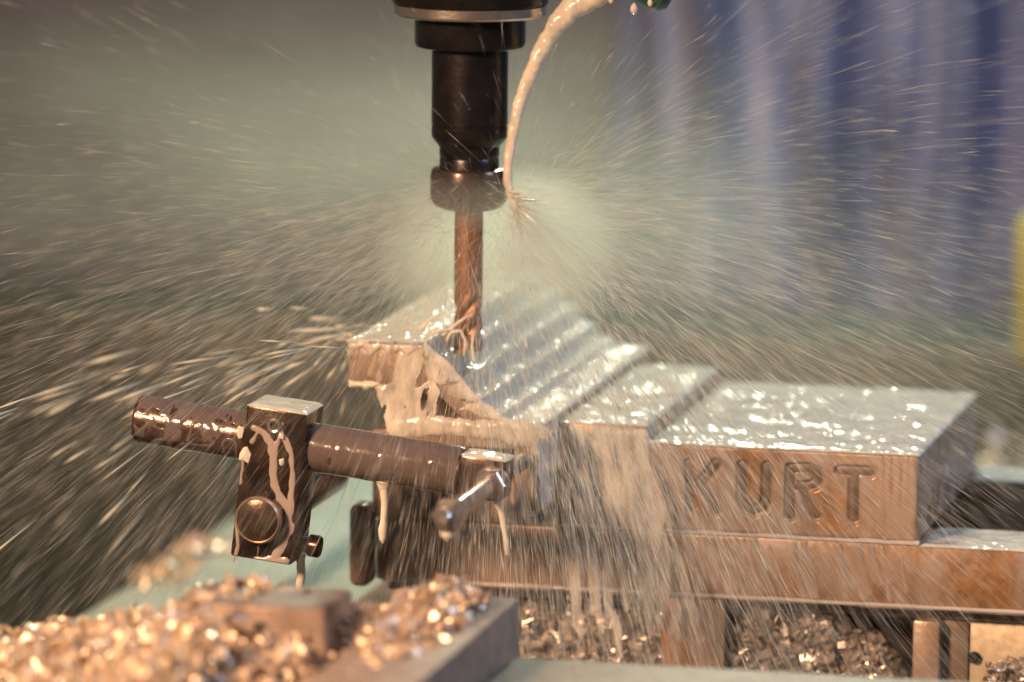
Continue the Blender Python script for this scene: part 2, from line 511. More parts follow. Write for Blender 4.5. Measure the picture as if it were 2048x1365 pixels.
# coolant lying on the flat tops (sub-parts / parts of the vise)
def pool(name, x0, x1, y0, y1, z, t, parent, seed, step=1.6, over=0.5):
    def H(Ug, Vg):
        e = np.minimum.reduce([Ug - x0 + over, x1 + over - Ug, Vg - y0 + over, y1 + over - Vg])
        n = 0.45 + 0.75 * vnoise(Ug, Vg, 9, seed) * (0.4 + vnoise(Ug, Vg, 3.1, seed + 1))
        return t * n * np.clip(e / 1.6, -1, 1)
    o = film(name, H, x0 - 1, x1 + 1, y0 - 1, y1 + 1, step, top_(z), m_pool, parent, -0.3)
    return o
pool('coolant_film', 60.8, 180.4, 0.6, 174, -42.3, 0.9, sj, 3)
pool('coolant_film', 21.6, 60.0, 0.8, 167, -34.9, 1.2, vise, 5)
pool('coolant_film', 182.5, 339, 0.4, 43.6, -81.9, 0.9, vise, 8)
pool('coolant_film', 182.5, 339, 150.4, 185.6, -78.4, 0.9, vise, 9, 2.2)

# bead of coolant in the seam, tongues of coolant on the jaw front, streams on the jaw's right end
def H(U, V):
    zc = -81.2 + 0.35 * (vnoise(U, V * 0, 9, 4) - .5)
    return (0.9 + 0.5 * vnoise(U, V * 0, 6, 12)) * (1 - ((V - zc) / (0.75 + 0.4 * vnoise(U, V * 0, 14, 6))) ** 2)
film('coolant_bead', H, 22, 181.5, -83.5, -79, 0.45, front(0.1), m_seam, vise, -0.6)
def H(U, V):
    zc = -109.0 + 0.3 * (vnoise(U, V * 0, 9, 24) - .5)
    return (1.0 + 0.5 * vnoise(U, V * 0, 6, 22)) * (1 - ((V - zc) / (0.9 + 0.5 * vnoise(U, V * 0, 14, 16))) ** 2)
film('coolant_bead', H, -58, 338, -111, -107, 0.5, front(0.3), m_seam, vise, -0.6)
def tongues(name, place, u0, u1, v0, v1, n, wr, lr, mt, seed, parent, t=0.5, lean=0.0, top=None):
    r = np.random.default_rng(seed); L = []
    for _ in range(n):
        u = r.uniform(u0, u1); va = top if top is not None and r.random() < .7 else r.uniform(v0, v1); ln = r.uniform(*lr)
        vb = max(v0, va - ln); mid = (u + lean * (va - vb) * .5 + r.normal(0, .6), (va + vb) / 2)
        L.append(([(u, va), mid, (u + lean * (va - vb) + r.normal(0, .8), vb)], r.uniform(*wr)))
    def H(U, V):
        h = np.full(U.shape, -1.0)
        for pl, ww in L:
            d, p = seg_dist(U, V, pl)
            h = np.maximum(h, t * (1 - (d / (ww * (0.6 + 0.5 * p))) ** 2))
        return np.where((V > v1 + .2) | (V < v0 - .2), -1, h)
    return film(name, H, u0 - 2, u1 + 2, v0 - .5, v1 + .5, 0.5, place, mt, parent, -0.3)
tongues('coolant_run', front(-0.05), 62, 76, -79.5, -43.6, 9, (0.8, 2.6), (12, 36), m_veil, 3, sj, .35, .1, -43.6)
tongues('coolant_run', front(-0.05), 160, 179, -79.5, -43.6, 7, (1.2, 3.2), (20, 36), m_veil, 4, sj, .4, 0, -43.6)
tongues('coolant_run', front(-0.05), 22, 178, -107.5, -83, 46, (0.8, 2.8), (10, 24), m_veil, 5, vise, .45, .2, -83)
tongues('coolant_run', right_(180.7), 4, 172, -79.5, -43.6, 46, (0.6, 2.0), (20, 36), m_veil, 6, sj, .5, 0, -43.6)
tongues('coolant_run', front(0.4), 22, 60, -80.5, -37, 26, (0.8, 2.6), (14, 40), m_cool, 7, vise, .7, .15, -37)
tongues('coolant_run', front(0.5), -60, 8, -80.5, -44, 20, (0.5, 1.5), (14, 36), m_veil, 9, vise, .5, .05, -44)
tongues('coolant_run', front(1.95), 68.5, 94, -150, -112, 14, (0.8, 2.2), (16, 38), m_veil, 13, vise, .45, .2, -112)

# ------------------------------------------------------------------ workpiece
work = thing('stepped_workpiece', 'metal block milled into a flight of steps under the cutter, flooded with coolant', 'workpiece', (-20, 80, -80))
YB = 196
prof = [(-63.7, 3.1), (-28.9, 3.1), (-28.9, -4.5), (-20.8, -4.5), (-20.8, -12.2), (-13.3, -12.2), (-13.3, -20.3), (-4.5, -20.3), (-4.5, -27.4),
        (3.9, -27.4), (3.9, -30.8), (20.7, -30.8), (20.7, -70), (10.5, -70), (10.5, -41), (-42.8, -41), (-42.8, -30.2), (-11, -30.2), (-18, -24), (-26, -16.5), (-63.7, -16.5)]
bm = bmesh.new()
vs = [bm.verts.new((x, -39, z)) for x, z in prof]
f = bm.faces.new(vs)
r = bmesh.ops.extrude_face_region(bm, geom=[f])
for v in r['geom']:
    if isinstance(v, bmesh.types.BMVert): v.co.y = YB
bmesh.ops.bevel(bm, geom=[e for e in bm.edges if e.calc_length() > 5], offset=0.5, segments=2, profile=.5, affect='EDGES')
add_box(bm, -50, -14.2, -14, YB - 2, -33, -13, 0.4)
add_box(bm, -20, -5.6, -13, YB - 2, -33, -21.4, 0.4)
link('block', bm_mesh('block', bm, 35), m_work, work)

# coolant standing on the steps: one wavy skin over the whole stair
def stair_z(x):
    z = np.full(x.shape, 3.1)
    for xe, zz in ((-28.9, -4.5), (-20.8, -12.2), (-13.3, -20.3), (-4.5, -27.4), (3.9, -30.8)): z = np.where(x > xe, zz, z)
    return z
def stair_soft(x, k=1.5):
    return sum(stair_z(x + d * k) for d in (-1, -.6, -.3, 0, .3)) / 5
def stair_skin():
    x0, x1, y0, y1 = -64.6, 21.6, -40.2, YB + .8
    nu, nv = 190, 190
    U, V = np.meshgrid(np.linspace(x0, x1, nu), np.linspace(y0, y1, nv), indexing='ij')
    e = np.clip(np.minimum.reduce([U - x0, x1 - U, V - y0, y1 - V]) / 1.8, 0, 1)
    base = np.maximum(stair_soft(U - 1.6 * vnoise(U, V, 3.2, 35)), stair_z(U))
    t = 0.25 + 1.3 * vnoise(U, V, 5, 31) * vnoise(U, V, 2.6, 32) + 0.5 * vnoise(U, V, 14, 33)
    # splash mound thrown up behind the cutter
    t += 4.0 * np.exp(-(((U + 42) / 14) ** 2 + ((V - 55) / 70) ** 2)) * (U < -24) * np.clip((-24 - U) / 6, 0, 1)
    top = base + t * np.sqrt(e) - (1 - np.sqrt(e)) * 0.5
    idx = np.arange(nu * nv).reshape(nu, nv)
    n = nu * nv
    A = np.stack([U, V, top], -1).reshape(-1, 3); B = np.stack([U, V, stair_z(U + .4) - .35], -1).reshape(-1, 3)
    q = np.stack([idx[:-1, :-1], idx[1:, :-1], idx[1:, 1:], idx[:-1, 1:]], -1).reshape(-1, 4)
    faces = q.tolist() + (q[:, ::-1] + n).tolist()
    rim = list(idx[:, 0]) + list(idx[-1, 1:]) + list(idx[-2::-1, -1]) + list(idx[0, -2:0:-1])
    faces += [(int(b), int(a), int(a) + n, int(b) + n) for a, b in zip(rim, rim[1:] + rim[:1])]
    return mesh('coolant_skin', np.concatenate([A, B]), faces)
link('coolant_skin', stair_skin(), m_skin, work, True)

# coolant draped over the front of the workpiece
P_low = [(-46, -32), (-43.2, -29.2), (-24, -28.6), (-6, -29.6), (2, -29.2), (5, -27.4), (20.8, -30.4), (27.5, -32.0), (27.2, -35.5), (21, -35.8), (20.9, -46), (19, -49), (17.5, -40), (8, -39.8), (2, -36.4), (-9, -37.2), (-22, -36.6), (-32, -37.6), (-42, -40.2), (-45.6, -37)]
P_steps = [[(-29, 3.4), (-20, -3.6), (-12.6, -11), (-12, -13.5), (-22, -14.2), (-27.5, -12.5), (-30, -6)],
           [(-12.8, -12), (-5, -19.2), (-4.5, -21), (-12, -21.4), (-20, -18.6), (-19, -15.6)],
           [(-5, -20.5), (4.2, -26.6), (8, -30.5), (2, -30), (-6, -26.8), (-13, -24.8), (-10.5, -22.6)]]
P_rim = [(-64.4, 3.6), (-48, 3.0), (-30, 3.8), (-28, 1.5), (-33, -0.3), (-37, -4.2), (-41, 0.2), (-46, -1.8), (-49, 0.4), (-54, -3.8), (-57, 0.8), (-61, -1.2), (-63.5, -6), (-64.2, 0)]
def rough_poly(P, t, wr, seed):
    def H(U, V):
        s = poly_sd(U, V, P) + 1.3 * (vnoise(U, V, 2.6, seed) - .5) + 1.6 * (vnoise(U, V, 6, seed + 1) - .5)
        return t * np.sign(s) * np.sqrt(np.minimum(np.abs(s) / wr, 1)) * (0.7 + .6 * vnoise(U, V, 4, seed + 2))
    return H
film('coolant_drape', rough_poly(P_low, 1.4, 2.5, 40), -50, 30, -52, -26, 0.5, front(-39.1), m_drape, work, -0.5)
for i, P in enumerate(P_steps): film('coolant_drape', rough_poly(P, 1.3, 3.0, 44 + 5 * i), -34, 15, -34, 6, 0.45, front(-39.1), m_drape, work, -0.5)
film('coolant_drape', rough_poly(P_rim, 1.4, 2.0, 48), -66, -26, -10, 5, 0.5, front(-39.1), m_drape, work, -0.5)
film('coolant_lip', rough_poly([(-63.8, -13.8), (-63.4, -17.4), (-52, -17.6), (-50, -15), (-57, -14.4)], 1.3, 1.4, 52), -66, -48, -20, -11, 0.45, front(-39.1), m_cool, work, -0.5)
# torn sheet of coolant running down across the open notch
P_sheet = [(-51.5, -16), (-44, -14), (-41, -1), (-31, 1.5), (-27, 0), (-25, -12), (-23, -18), (-25, -24), (-26, -31), (-43, -40), (-46.5, -33)]
def H(U, V):
    a = U - 0.30 * V; b = V * .9 + .3 * U
    n = .55 * vnoise(a, b * .16, 3.0, 61) + .30 * vnoise(a, b * .3, 1.5, 62) + .35 * vnoise(U, V, 7, 63)
    s_ = poly_sd(U, V, P_sheet) + 1.5 * (vnoise(U, V, 3, 64) - .5)
    hole = np.minimum(np.hypot((U + 27.2 - .12 * V) / 1.7, (V + 21) / 5.5), np.minimum(np.hypot((U + 15) / 4.2, (V + 24.5) / 2.6), np.hypot((U + 45.5) / 3, (V + 8) / 5))) - 1
    return np.minimum.reduce([.3 * s_, 1.5 * (n - 0.43), .9 * hole, np.full(U.shape, .7)])
film('coolant_sheet', H, -54, -5, -42, 4, 0.4, front(-39.5), m_drape, work, None)
tongues('coolant_run', right_(20.75), -38, -1, -68, -32, 22, (0.8, 2.4), (18, 36), m_cool, 17, work, .7, 0, -32)
tongues('coolant_run', front(-39.05), -63, -30, -15, 2, 10, (0.5, 1.4), (6, 16), m_veil, 18, work, .4, -.25, 1)

def H(U, V):
    P = [(34, -47), (44, -44), (52, -50), (59, -62), (59.5, -78), (38, -79), (35, -66), (30, -56)]
    n = .6 * vnoise(U - .25 * V, V * .25, 3, 65) + .4 * vnoise(U, V, 6, 66)
    return np.minimum.reduce([.3 * (poly_sd(U, V, P) + 2 * (vnoise(U, V, 4, 67) - .5)), 1.8 * (n - .36), np.full(U.shape, .8)])
film('coolant_drape', H, 26, 60, -80.5, -42, .45, front(.4), m_drape, vise, -.3)
# short threads of coolant whipped up round the cutter's tip
for i, pl in enumerate(([(-31, -13, 1), (-26, -14, 5), (-20, -14, 10), (-15, -13, 13.5)], [(-24, -14, -6), (-26.5, -14.5, 0), (-24, -15, 5), (-19.5, -15, 6), (-17.5, -14, 1), (-18.5, -14, -6)], [(-36, -14, 3.5), (-29, -16, 6), (-22, -16, 6.5)], [(-14, -12, -8), (-15, -13, -1), (-13.8, -13, 6)], [(-40, -10, 4), (-34, -12, 10), (-27, -12, 14)])):
    tube('coolant_thread', pl, [.9] + [.7] * (len(pl) - 2) + [.2], m_cool, work, 10, .1)
# ------------------------------------------------------------------ tool holder, end mill
TX, TY = -18.6, -5.0
hold = thing('tool_holder', 'black milling tool holder with a bright grooved flange hanging from the spindle', 'tool holder', (TX, TY, 60))
at = Matrix.Translation((TX, TY, 0))
lathe('flange', [(0, 142.2), (30, 142.2), (32.4, 142.9), (33.1, 143.8), (33.1, 147.4), (32.2, 148.2), (28.4, 150.2), (28.4, 153), (33, 156), (33, 160.5), (0, 160.5)], m_band, hold, 96, at)
lathe('flange_ring', [(0, 148.0), (33.4, 148.0), (33.9, 149.0), (33.9, 165), (0, 165)], m_oxide, hold, 96, at)
lathe('upper_body', [(0, 128.6), (21, 128.6), (23.3, 129.4), (24.1, 131), (24.1, 142.3), (0, 142.3)], m_oxide, hold, 96, at)
lathe('body', [(0, 86.0), (13.4, 86.0), (16.3, 89.6), (16.6, 90.4), (16.6, 94.8), (16.25, 95.0), (16.25, 95.6), (16.6, 95.8), (16.6, 129), (0, 129)], m_oxide, hold, 96, at)
lathe('neck', [(0, 74), (13.0, 74), (13.0, 80), (12.6, 81), (13.1, 82), (13.1, 86.5), (0, 86.5)], m_oxide, hold, 80, at)
# collet nut with wrench notches
nb = bmesh.new()
add_lathe(nb, [(0, 58.2), (11.5, 58.2), (14.6, 59.6), (16.4, 62), (16.7, 63), (16.7, 74.6), (16.1, 75.9), (15.4, 76.3), (0, 76.3)], 96, at)
nut = link('collet_nut', bm_mesh('collet_nut', nb, 35), m_stop, hold)
for k in range(8):
    a = 2 * pi * k / 8 + .4
    m4 = at @ Matrix.Rotation(a, 4, 'Z')
    nbm = bmesh.new(); add_box(nbm, 16.0, 16.95, -1.6, 1.6, 63.5, 73.5, 0.3, 1, m4)
    link('lug', bm_mesh('lug', nbm, 40), m_stop, nut)

mill = thing('end_mill', 'bronze coloured end mill with twisted flutes cutting the top step', 'end mill', (TX, TY, -5))
lathe('shank', [(0, 22), (6.15, 22), (6.25, 23), (6.25, 59), (0, 59)], m_mill, mill, 48, at)
def flutes():
    n, m = 48, 60; V = []; Fc = []
    z0, z1 = -4.2, 22.5
    for i in range(m):
        z = z0 + (z1 - z0) * i / (m - 1); tw = (z - z0) / 26 * pi * 1.25
        fade = min(1, max(0, (z1 - z) / 5))
        for k in range(n):
            th = 2 * pi * k / n
            ph = ((th * 4 / (2 * pi)) % 1)
            cut = 2.2 * max(0, sin(pi * min(1, ph / .78))) ** 1.3 if ph < .78 else 0
            rr = 6.25 - cut * fade
            V.append((TX + rr * cos(th + tw), TY + rr * sin(th + tw), z))
    for i in range(m - 1):
        for k in range(n):
            k2 = (k + 1) % n
            Fc.append((i * n + k, i * n + k2, (i + 1) * n + k2, (i + 1) * n + k))
    Fc.append(tuple(range(n))[::-1]); Fc.append(tuple((m - 1) * n + k for k in range(n)))
    return mesh('fluted_tip', V, Fc)
ft = link('fluted_tip', flutes(), m_mill, mill, True); ft.data.set_sharp_from_angle(angle=R_(40))

# ------------------------------------------------------------------ coolant nozzle and jet
noz = thing('coolant_nozzle', 'dark green coolant nozzle with hanging drops at the top edge beside the jet', 'nozzle', (52, -2, 155))
lathe('nozzle_ring', [(0, -14), (4.5, -14), (6.5, -12), (7.4, -6), (7.6, 0), (9, 4), (9.4, 12), (8.6, 16), (0, 16)], m_nozzle, noz, 32, axis_mat((56, -1, 157.6), (-.75, 0, .35)))
lathe('nozzle_ring', [(0, -8), (7, -8), (9, -5), (9, 8), (7, 11), (0, 11)], m_nozzle, noz, 32, axis_mat((80, -1, 166), (-.8, 0, .3)))
for x, z, r in ((54.4, 147.6, 1.7), (61.5, 150.6, 1.2), (44.2, 151.4, 1.2)):
    lathe('drop', [(0, -1.25 * r), (.5 * r, -1.05 * r), (.9 * r, -.4 * r), (r, .2 * r), (.8 * r, .9 * r), (.3 * r, 1.6 * r), (0, 1.8 * r)], m_jet, noz, 20, Matrix.Translation((x, -8, z)))
jet = tube('coolant_jet', [(48, -3, 160), (36, -4, 153), (26, -5, 147), (19.5, -6, 139.5), (14.6, -7, 131), (10.4, -8, 121.5), (7, -8, 113), (4.6, -9, 106), (3.2, -10, 99), (2.0, -11, 92), (0.8, -11, 85), (0.2, -12, 78), (0.4, -12.5, 71), (2.0, -13, 66), (5.5, -14, 59.5), (10, -15, 54)],
           [4.6, 5.6, 5.2, 4.3, 3.7, 3.3, 3.0, 2.8, 2.6, 2.4, 2.2, 2.0, 2.0, 1.9, 1.5, .3], m_jet, None, 24, 0.09)
tag(jet, 'stream of milky coolant pouring from the nozzle down onto the tool holder', 'coolant stream')

r_ = np.random.default_rng(44)
for k in range(9):
    a = r_.uniform(-1.9, .55); b_ = r_.uniform(-.9, .5); L = r_.uniform(9, 26)
    p0 = np.array([r_.uniform(.5, 5), -14 + r_.uniform(-2, 2), r_.uniform(58, 68)])
    d = np.array([cos(a) * cos(b_), sin(b_), sin(a) * cos(b_)])
    pts = [p0 + d * L * t + np.array([0, 0, -.006 * (L * t) ** 2]) for t in (0, .35, .7, 1)]
    tube('splash_thread', pts, [r_.uniform(.6, 1.0), .5, .25, .05], m_jet, jet, 8, .15)
# ------------------------------------------------------------------ work stop
stop = thing('work_stop', 'dark steel work stop with round rod, clamp block and long pin before the vise', 'work stop', (-80, -100, -60))
TILT = R_(6.45)
def rr(p): return p  # coordinates below are already tilted where needed
rd = Vector((cos(TILT), 0, -sin(TILT)))        # along the rod
rn = Vector((sin(TILT), 0, cos(TILT)))         # across it, up
YR = -100.0
A0 = Vector((-60, YR, -33.6))
def along(s, n=0, y=0): return A0 + rd * s + rn * n + Vector((0, y, 0))
frame = Matrix((rd, Vector((0, 1, 0)), rn)).transposed().to_4x4(); frame.translation = A0
def framed_box(name, x0, x1, y0, y1, z0, z1, mt, parent, bevel=0.6, seg=2):
    return box(name, x0, x1, y0, y1, z0, z1, mt, parent, bevel, frame, seg)
RR = 10.3
lathe('rod', [(0, -81), (RR - 1.2, -81), (RR, -79.8), (RR, 62.5), (RR - .4, 63), (0, 63)], m_rod, stop, 64, axis_mat(A0, rd))
eblk = framed_box('rod_end', 62.6, 82.6, -8.5, 8.5, -8.6, 8.6, m_rod, stop, 1.2)
# washer, pin, nut
pin = lathe('stop_pin', [(0, -96), (2.0, -96), (3.2, -94.6), (3.8, -93.4), (3.8, 53), (3.2, 54), (0, 54)], m_pin, stop, 32, axis_mat((17.2, YR, -43.6), (0, 1, 0)))
lathe('washer', [(3.9, -1.6), (7.0, -1.6), (7.6, -1), (7.6, 0.4), (3.9, .4)], m_pin, stop, 32, axis_mat((17.2, YR - 9, -43.6), (0, 1, 0)))
hexn = bmesh.new(); add_lathe(hexn, [(0, -4.2), (5.2, -4.2), (7.0, -3.2), (7.2, 3.2), (5.6, 4.2), (0, 4.2)], 6, axis_mat((17.2, YR - 86, -43.6), (0, 1, 0)))
link('hex_nut', bm_mesh('hex_nut', hexn, 25), m_pin, stop)
hexn = bmesh.new(); add_lathe(hexn, [(0, -3.2), (6.2, -3.2), (6.9, -2.4), (6.9, 2.6), (0, 2.6)], 6, axis_mat((17.2, YR - 12.5, -43.6), (0, 1, 0)))
link('hex_nut', bm_mesh('hex_nut', hexn, 25), m_pin, stop)
# clamp block: s from -27 to -0.5 along the rod, from 18.5 above to -49 below
cb = framed_box('clamp_block', -30.2, -3.6, -14, 13, -49.5, 16.0, m_stop, stop, 1.0)
lathe('socket_screw', [(0, .9), (1.5, .9), (1.8, -.9), (2.6, -1.1), (3.3, -.7), (3.5, .3), (3.9, .4), (3.9, .9)], m_pin, cb, 32, axis_mat(along(-17.2, 9.0, -14.3), (0, 1, 0)))
disc = lathe('shaft_cap', [(0, -6.6), (8.8, -6.6), (9.1, -6.4), (10.1, -5.2), (10.1, 1.2), (0, 1.2)], m_cap, cb, 56, axis_mat(along(-18.2, -31.0, -14.6), (0, 1, 0)))
lathe('cap_highlight', [(8.9, -6.75), (9.35, -7.0), (9.9, -6.2), (10.25, -5.2), (9.6, -5.0), (8.9, -6.4)], m_rim_highlight, cb, 64, axis_mat(along(-18.2, -31.0, -14.6), (0, 1, 0)), 60)  # ring added round the cap to carry its painted edge highlight
lathe('support_shaft', [(0, 12), (9.0, 12), (9.0, 96), (0, 96)], m_stop, stop, 48, axis_mat(along(-18.2, -31.0, 0), (0, 1, 0)))
lathe('clamp_screw', [(0, -3.5), (3.6, -3.5), (3.6, 2.2), (4.6, 2.3), (4.8, 3.0), (4.8, 6.6), (4.2, 7.4), (0, 7.4)], m_stop, stop, 40, axis_mat(along(-2.2, -42.5, 0), rd))
framed_box('clamp_slit', -18.6, -17.9, -14.25, -13.9, -49.2, -41.6, m_recess, cb, 0.05)  # slit drawn as a thin dark strip on the face
# coolant veins on the clamp face (u along rod, v across)
def clampface(U, V, h):
    P = np.array(A0)[None, None] + U[..., None] * np.array(rd) + V[..., None] * np.array(rn)
    P[..., 1] += -14.0 - h
    return P
def to_uv(x, z):
    v = Vector((x, 0, z)) - Vector((A0.x, 0, A0.z)); return (v.dot(rd), v.dot(rn))
veins = [([(-85, -24), (-80.9, -26), (-77.2, -31.0), (-76.6, -40), (-76.2, -48.2), (-73.8, -53.5), (-69.8, -58.6), (-70.2, -67), (-75.3, -78.4)], 1.7), ([(-73.5, -25), (-71.5, -29), (-68.7, -34.9), (-68.2, -44), (-69.2, -58.6)], 1.2),
         ([(-76, -33), (-73.8, -27), (-73, -22)], 1.0), ([(-86, -30), (-83, -25), (-79, -27)], .9), ([(-93, -62), (-92, -75), (-93, -79)], .7), ([(-84, -80.4), (-78, -80.8), (-71.5, -80.6)], 1.9), ([(-90, -36), (-91, -48)], .7)]
veins = [([to_uv(*p) for p in pl], w_) for pl, w_ in veins]
def H(U, V):
    h = np.full(U.shape, -1.0)
    for pl, ww in veins:
        d, p = seg_dist(U, V, pl)
        h = np.maximum(h, 0.45 * (1 - (d / (ww * (0.55 + .9 * vnoise(U, V, 3, 71)))) ** 2))
    e = np.minimum.reduce([U + 29.8, -4 - U, V + 49.2, 15.8 - V])
    return np.where(e < 0, -1, h)
film('coolant_vein', H, -31, -3, -50, 16.5, 0.4, clampface, m_vein, cb, -0.4)
def H(U, V):
    e = np.minimum.reduce([U + 30.0, -3.8 - U, V + 13.8, 12.8 - V])
    return (0.7 + .6 * vnoise(U, V, 5, 73)) * np.clip(e / 2, -1, 1)
def clamptop(U, V, h):
    P = np.array(A0)[None, None] + U[..., None] * np.array(rd) + (16.0 + h)[..., None] * np.array(rn)
    P[..., 1] += V
    return P
film('coolant_film', H, -31, -3, -14.5, 13.5, 0.6, clamptop, m_pool, cb, -0.3)
# milky veins and patches clinging to the rod (u along, v angle*r)
def rodface(U, V, h):
    a = V / RR
    rad = RR + h
    P = np.array(A0)[None, None] + U[..., None] * np.array(rd) + (rad * np.sin(a))[..., None] * np.array(rn)
    P[..., 1] -= rad * np.cos(a)
    return P
def H(U, V):
    n = vnoise(U, V, 4.2, 81) * .6 + vnoise(U, V, 1.9, 82) * .25 + vnoise(U * .5, V, 7, 83) * .35
    vein = 1 - np.abs(2 * vnoise(U, V, 5.0, 87) - 1) * 4.2
    h = np.where(U < -16, np.maximum(.22 * vein, .8 * (n - .70 + .03 * V)), .9 * (n - .25 + .012 * V)) + .2 * np.clip((-V - 12) / 3, 0, 1)
    e = np.minimum(np.where(U < -16, np.minimum(U + 79.5, -30.5 - U), np.minimum(U + 3.0, 62 - U)), 15.4 - np.abs(V))
    return np.minimum(np.minimum(h, .22), e)
film('coolant_film', H, -80.5, 62.5, -15.6, 15.6, 0.45, rodface, m_rodveil, stop, -0.3)['kind'] = 'stuff'
def H(U, V):
    n = vnoise(U, V, 4, 85)
    e = np.minimum.reduce([U - 62.9, 82.2 - U, V + 8, 8.2 - V])
    return np.minimum(1.6 * (.25 + .35 * n - .012 * (V + 8) ** 1.3), e)
film('coolant_film', lambda U, V: np.minimum.reduce([U - 63, 82.2 - U, V + 8.2, 8.2 - V]) * .25 + .3 * vnoise(U, V, 4, 86) - .1, 62, 83, -9, 9, .6, (lambda U, V, h: np.array(A0)[None, None] + U[..., None] * np.array(rd) + (8.6 + h)[..., None] * np.array(rn) + V[..., None] * np.array((0, 1, 0))), m_pool, eblk, -0.3)

# white flakes of swarf stuck to the clamp and rod
def flake(x, z, y, s, label, rot):
    r_ = np.random.default_rng(int(abs(x * 10)))
    n = 7; pts = []
    for k in range(n):
        a = 2 * pi * k / n + r_.normal(0, .25); q = s * r_.uniform(.45, 1.1)
        pts.append((x + q * cos(a) * .8, y - r_.uniform(0, .8), z + q * sin(a) * 1.2))
    V = pts + [(p[0], p[1] + .8, p[2]) for p in pts] + [(x, y - 1.2, z)]
    Fc = [(k, (k + 1) % n, 2 * n) for k in range(n)] + [(k + n, k, (k + 1) % n + n)[::-1] for k in range(n)] + [((k + 1) % n + n, k, (k + 1) % n) for k in range(n)] + [tuple(range(n, 2 * n))]
    o = link('swarf_flake', mesh('swarf_flake', V, Fc), m_cool)
    return tag(o, label, 'metal chip', 'pale flakes stuck to the work stop')
flake(-89.2, -36.0, -114.2, 3.6, 'large pale flake stuck where the rod meets the clamp block left side', 0)
flake(-91.6, -26.5, -112.4, 2.4, 'pale pointed flake on top of the rod left of the clamp block', 0)
flake(-72.6, -37.6, -115.2, 1.7, 'small square flake stuck mid face of the clamp block', 0)
flake(-73.0, -26.6, -115.2, 1.8, 'small curled flake just below the socket screw on the clamp block', 0)

# drips hanging from the stop
GD = 'coolant drips hanging off the work stop'
def drip(pts, rad, label):
    o = tube('coolant_drip', pts, rad, m_cool, None, 16, .05)
    return tag(o, label, 'coolant drip', GD)
drip([(-69.2, -98, -80), (-68.9, -98, -84), (-68.6, -98, -89), (-69.4, -98, -94), (-69.8, -98, -99)], [2.6, 1.8, 1.9, 1.7, 1.0], 'thick pink drip pouring from the foot of the clamp block')
drip([(-31.6, -101, -46), (-31.8, -101, -50), (-31.4, -101, -57), (-31.9, -101, -64), (-32.4, -101, -68), (-32.2, -101, -71.5), (-32, -101, -73.4)], [4.2, 2.0, 1.5, 1.5, 1.9, 1.5, .3], 'long pale drip under the middle of the rod')
drip([(16.6, -186, -50.2), (16.7, -186, -52.4), (16.8, -186, -54.4)], [3.4, 2.6, .6], 'round drop hanging under the nut on the pin tip')
drip([(18.0, -101, -52.5), (19.0, -101, -57), (20.4, -101, -64), (21.6, -101, -71), (21.9, -101, -75.6)], [2.4, 1.3, 1.2, 1.3, .9], 'thin curved drip falling from the square rod end')

# ------------------------------------------------------------------ chips
def chip_mesh(seed, s):
    r_ = np.random.default_rng(seed)
    n = 5; curl = r_.uniform(.5, 2.4); wd = s * r_.uniform(.35, .7); rad = s / curl; tw = r_.uniform(-.7, .7)
    V = []
    for i in range(n):
        a = curl * (i / (n - 1) - .5) * 1.3
        for sd in (-.5, .5):
            V.append((rad * sin(a), sd * wd * (1 - .3 * abs(i / (n - 1) - .5)) + tw * rad * sin(a) * sd, rad * (cos(a) - 1) * 1.0 + r_.normal(0, .05) * s))
    Fc = [(2 * i, 2 * i + 1, 2 * i + 3, 2 * i + 2) for i in range(n - 1)]
    th = .22 * s * .35
    k = len(V)
    V2 = V + [(x, y, z - th) for x, y, z in V]
    F2 = Fc + [tuple(q + k for q in f[::-1]) for f in Fc]
    ring = [0, 2, 4, 6, 8, 9, 7, 5, 3, 1]
    F2 += [(b, a, a + k, b + k) for a, b in zip(ring, ring[1:] + ring[:1])]
    return np.array(V2), F2
def curl_mesh(seed, s):
    r_ = np.random.default_rng(seed); n = 12; turns = r_.uniform(1.1, 2.4); rad = s * .33; ln = s * r_.uniform(.6, 1.5); wd = s * .2
    V = []
    for i in range(n):
        t = i / (n - 1); a = 2 * pi * turns * t; q = rad * (1 - .35 * t)
        for sd in (-.5, .5): V.append((ln * (t - .5) + wd * sd, q * cos(a), q * sin(a)))
    Fc = [(2 * i, 2 * i + 1, 2 * i + 3, 2 * i + 2) for i in range(n - 1)]
    k = len(V); V2 = V + [(x, y * .86, z * .86) for x, y, z in V]
    F2 = Fc + [tuple(q + k for q in f[::-1]) for f in Fc]
    return np.array(V2), F2
CH = [chip_mesh(s, 1.0) for s in range(7)] + [curl_mesh(s, 1.0) for s in range(3)]
def rand_rot(r_):
    q = r_.normal(size=4); q /= np.linalg.norm(q); a, b, c, d = q
    return np.array([[a*a+b*b-c*c-d*d, 2*(b*c-a*d), 2*(b*d+a*c)], [2*(b*c+a*d), a*a-b*b+c*c-d*d, 2*(c*d-a*b)], [2*(b*d-a*c), 2*(c*d+a*b), a*a-b*b-c*c+d*d]])
def chips_joined(name, pts, sizes, mt, seed):
    r_ = np.random.default_rng(seed); VV = []; FF = []; off = 0
    for p, s in zip(pts, sizes):
        V, Fc = CH[r_.integers(10)]
        VV.append(V * s @ rand_rot(r_).T + p); FF += [tuple(q + off for q in f) for f in Fc]; off += len(V)
    return link(name, mesh(name, np.concatenate(VV), FF), mt)

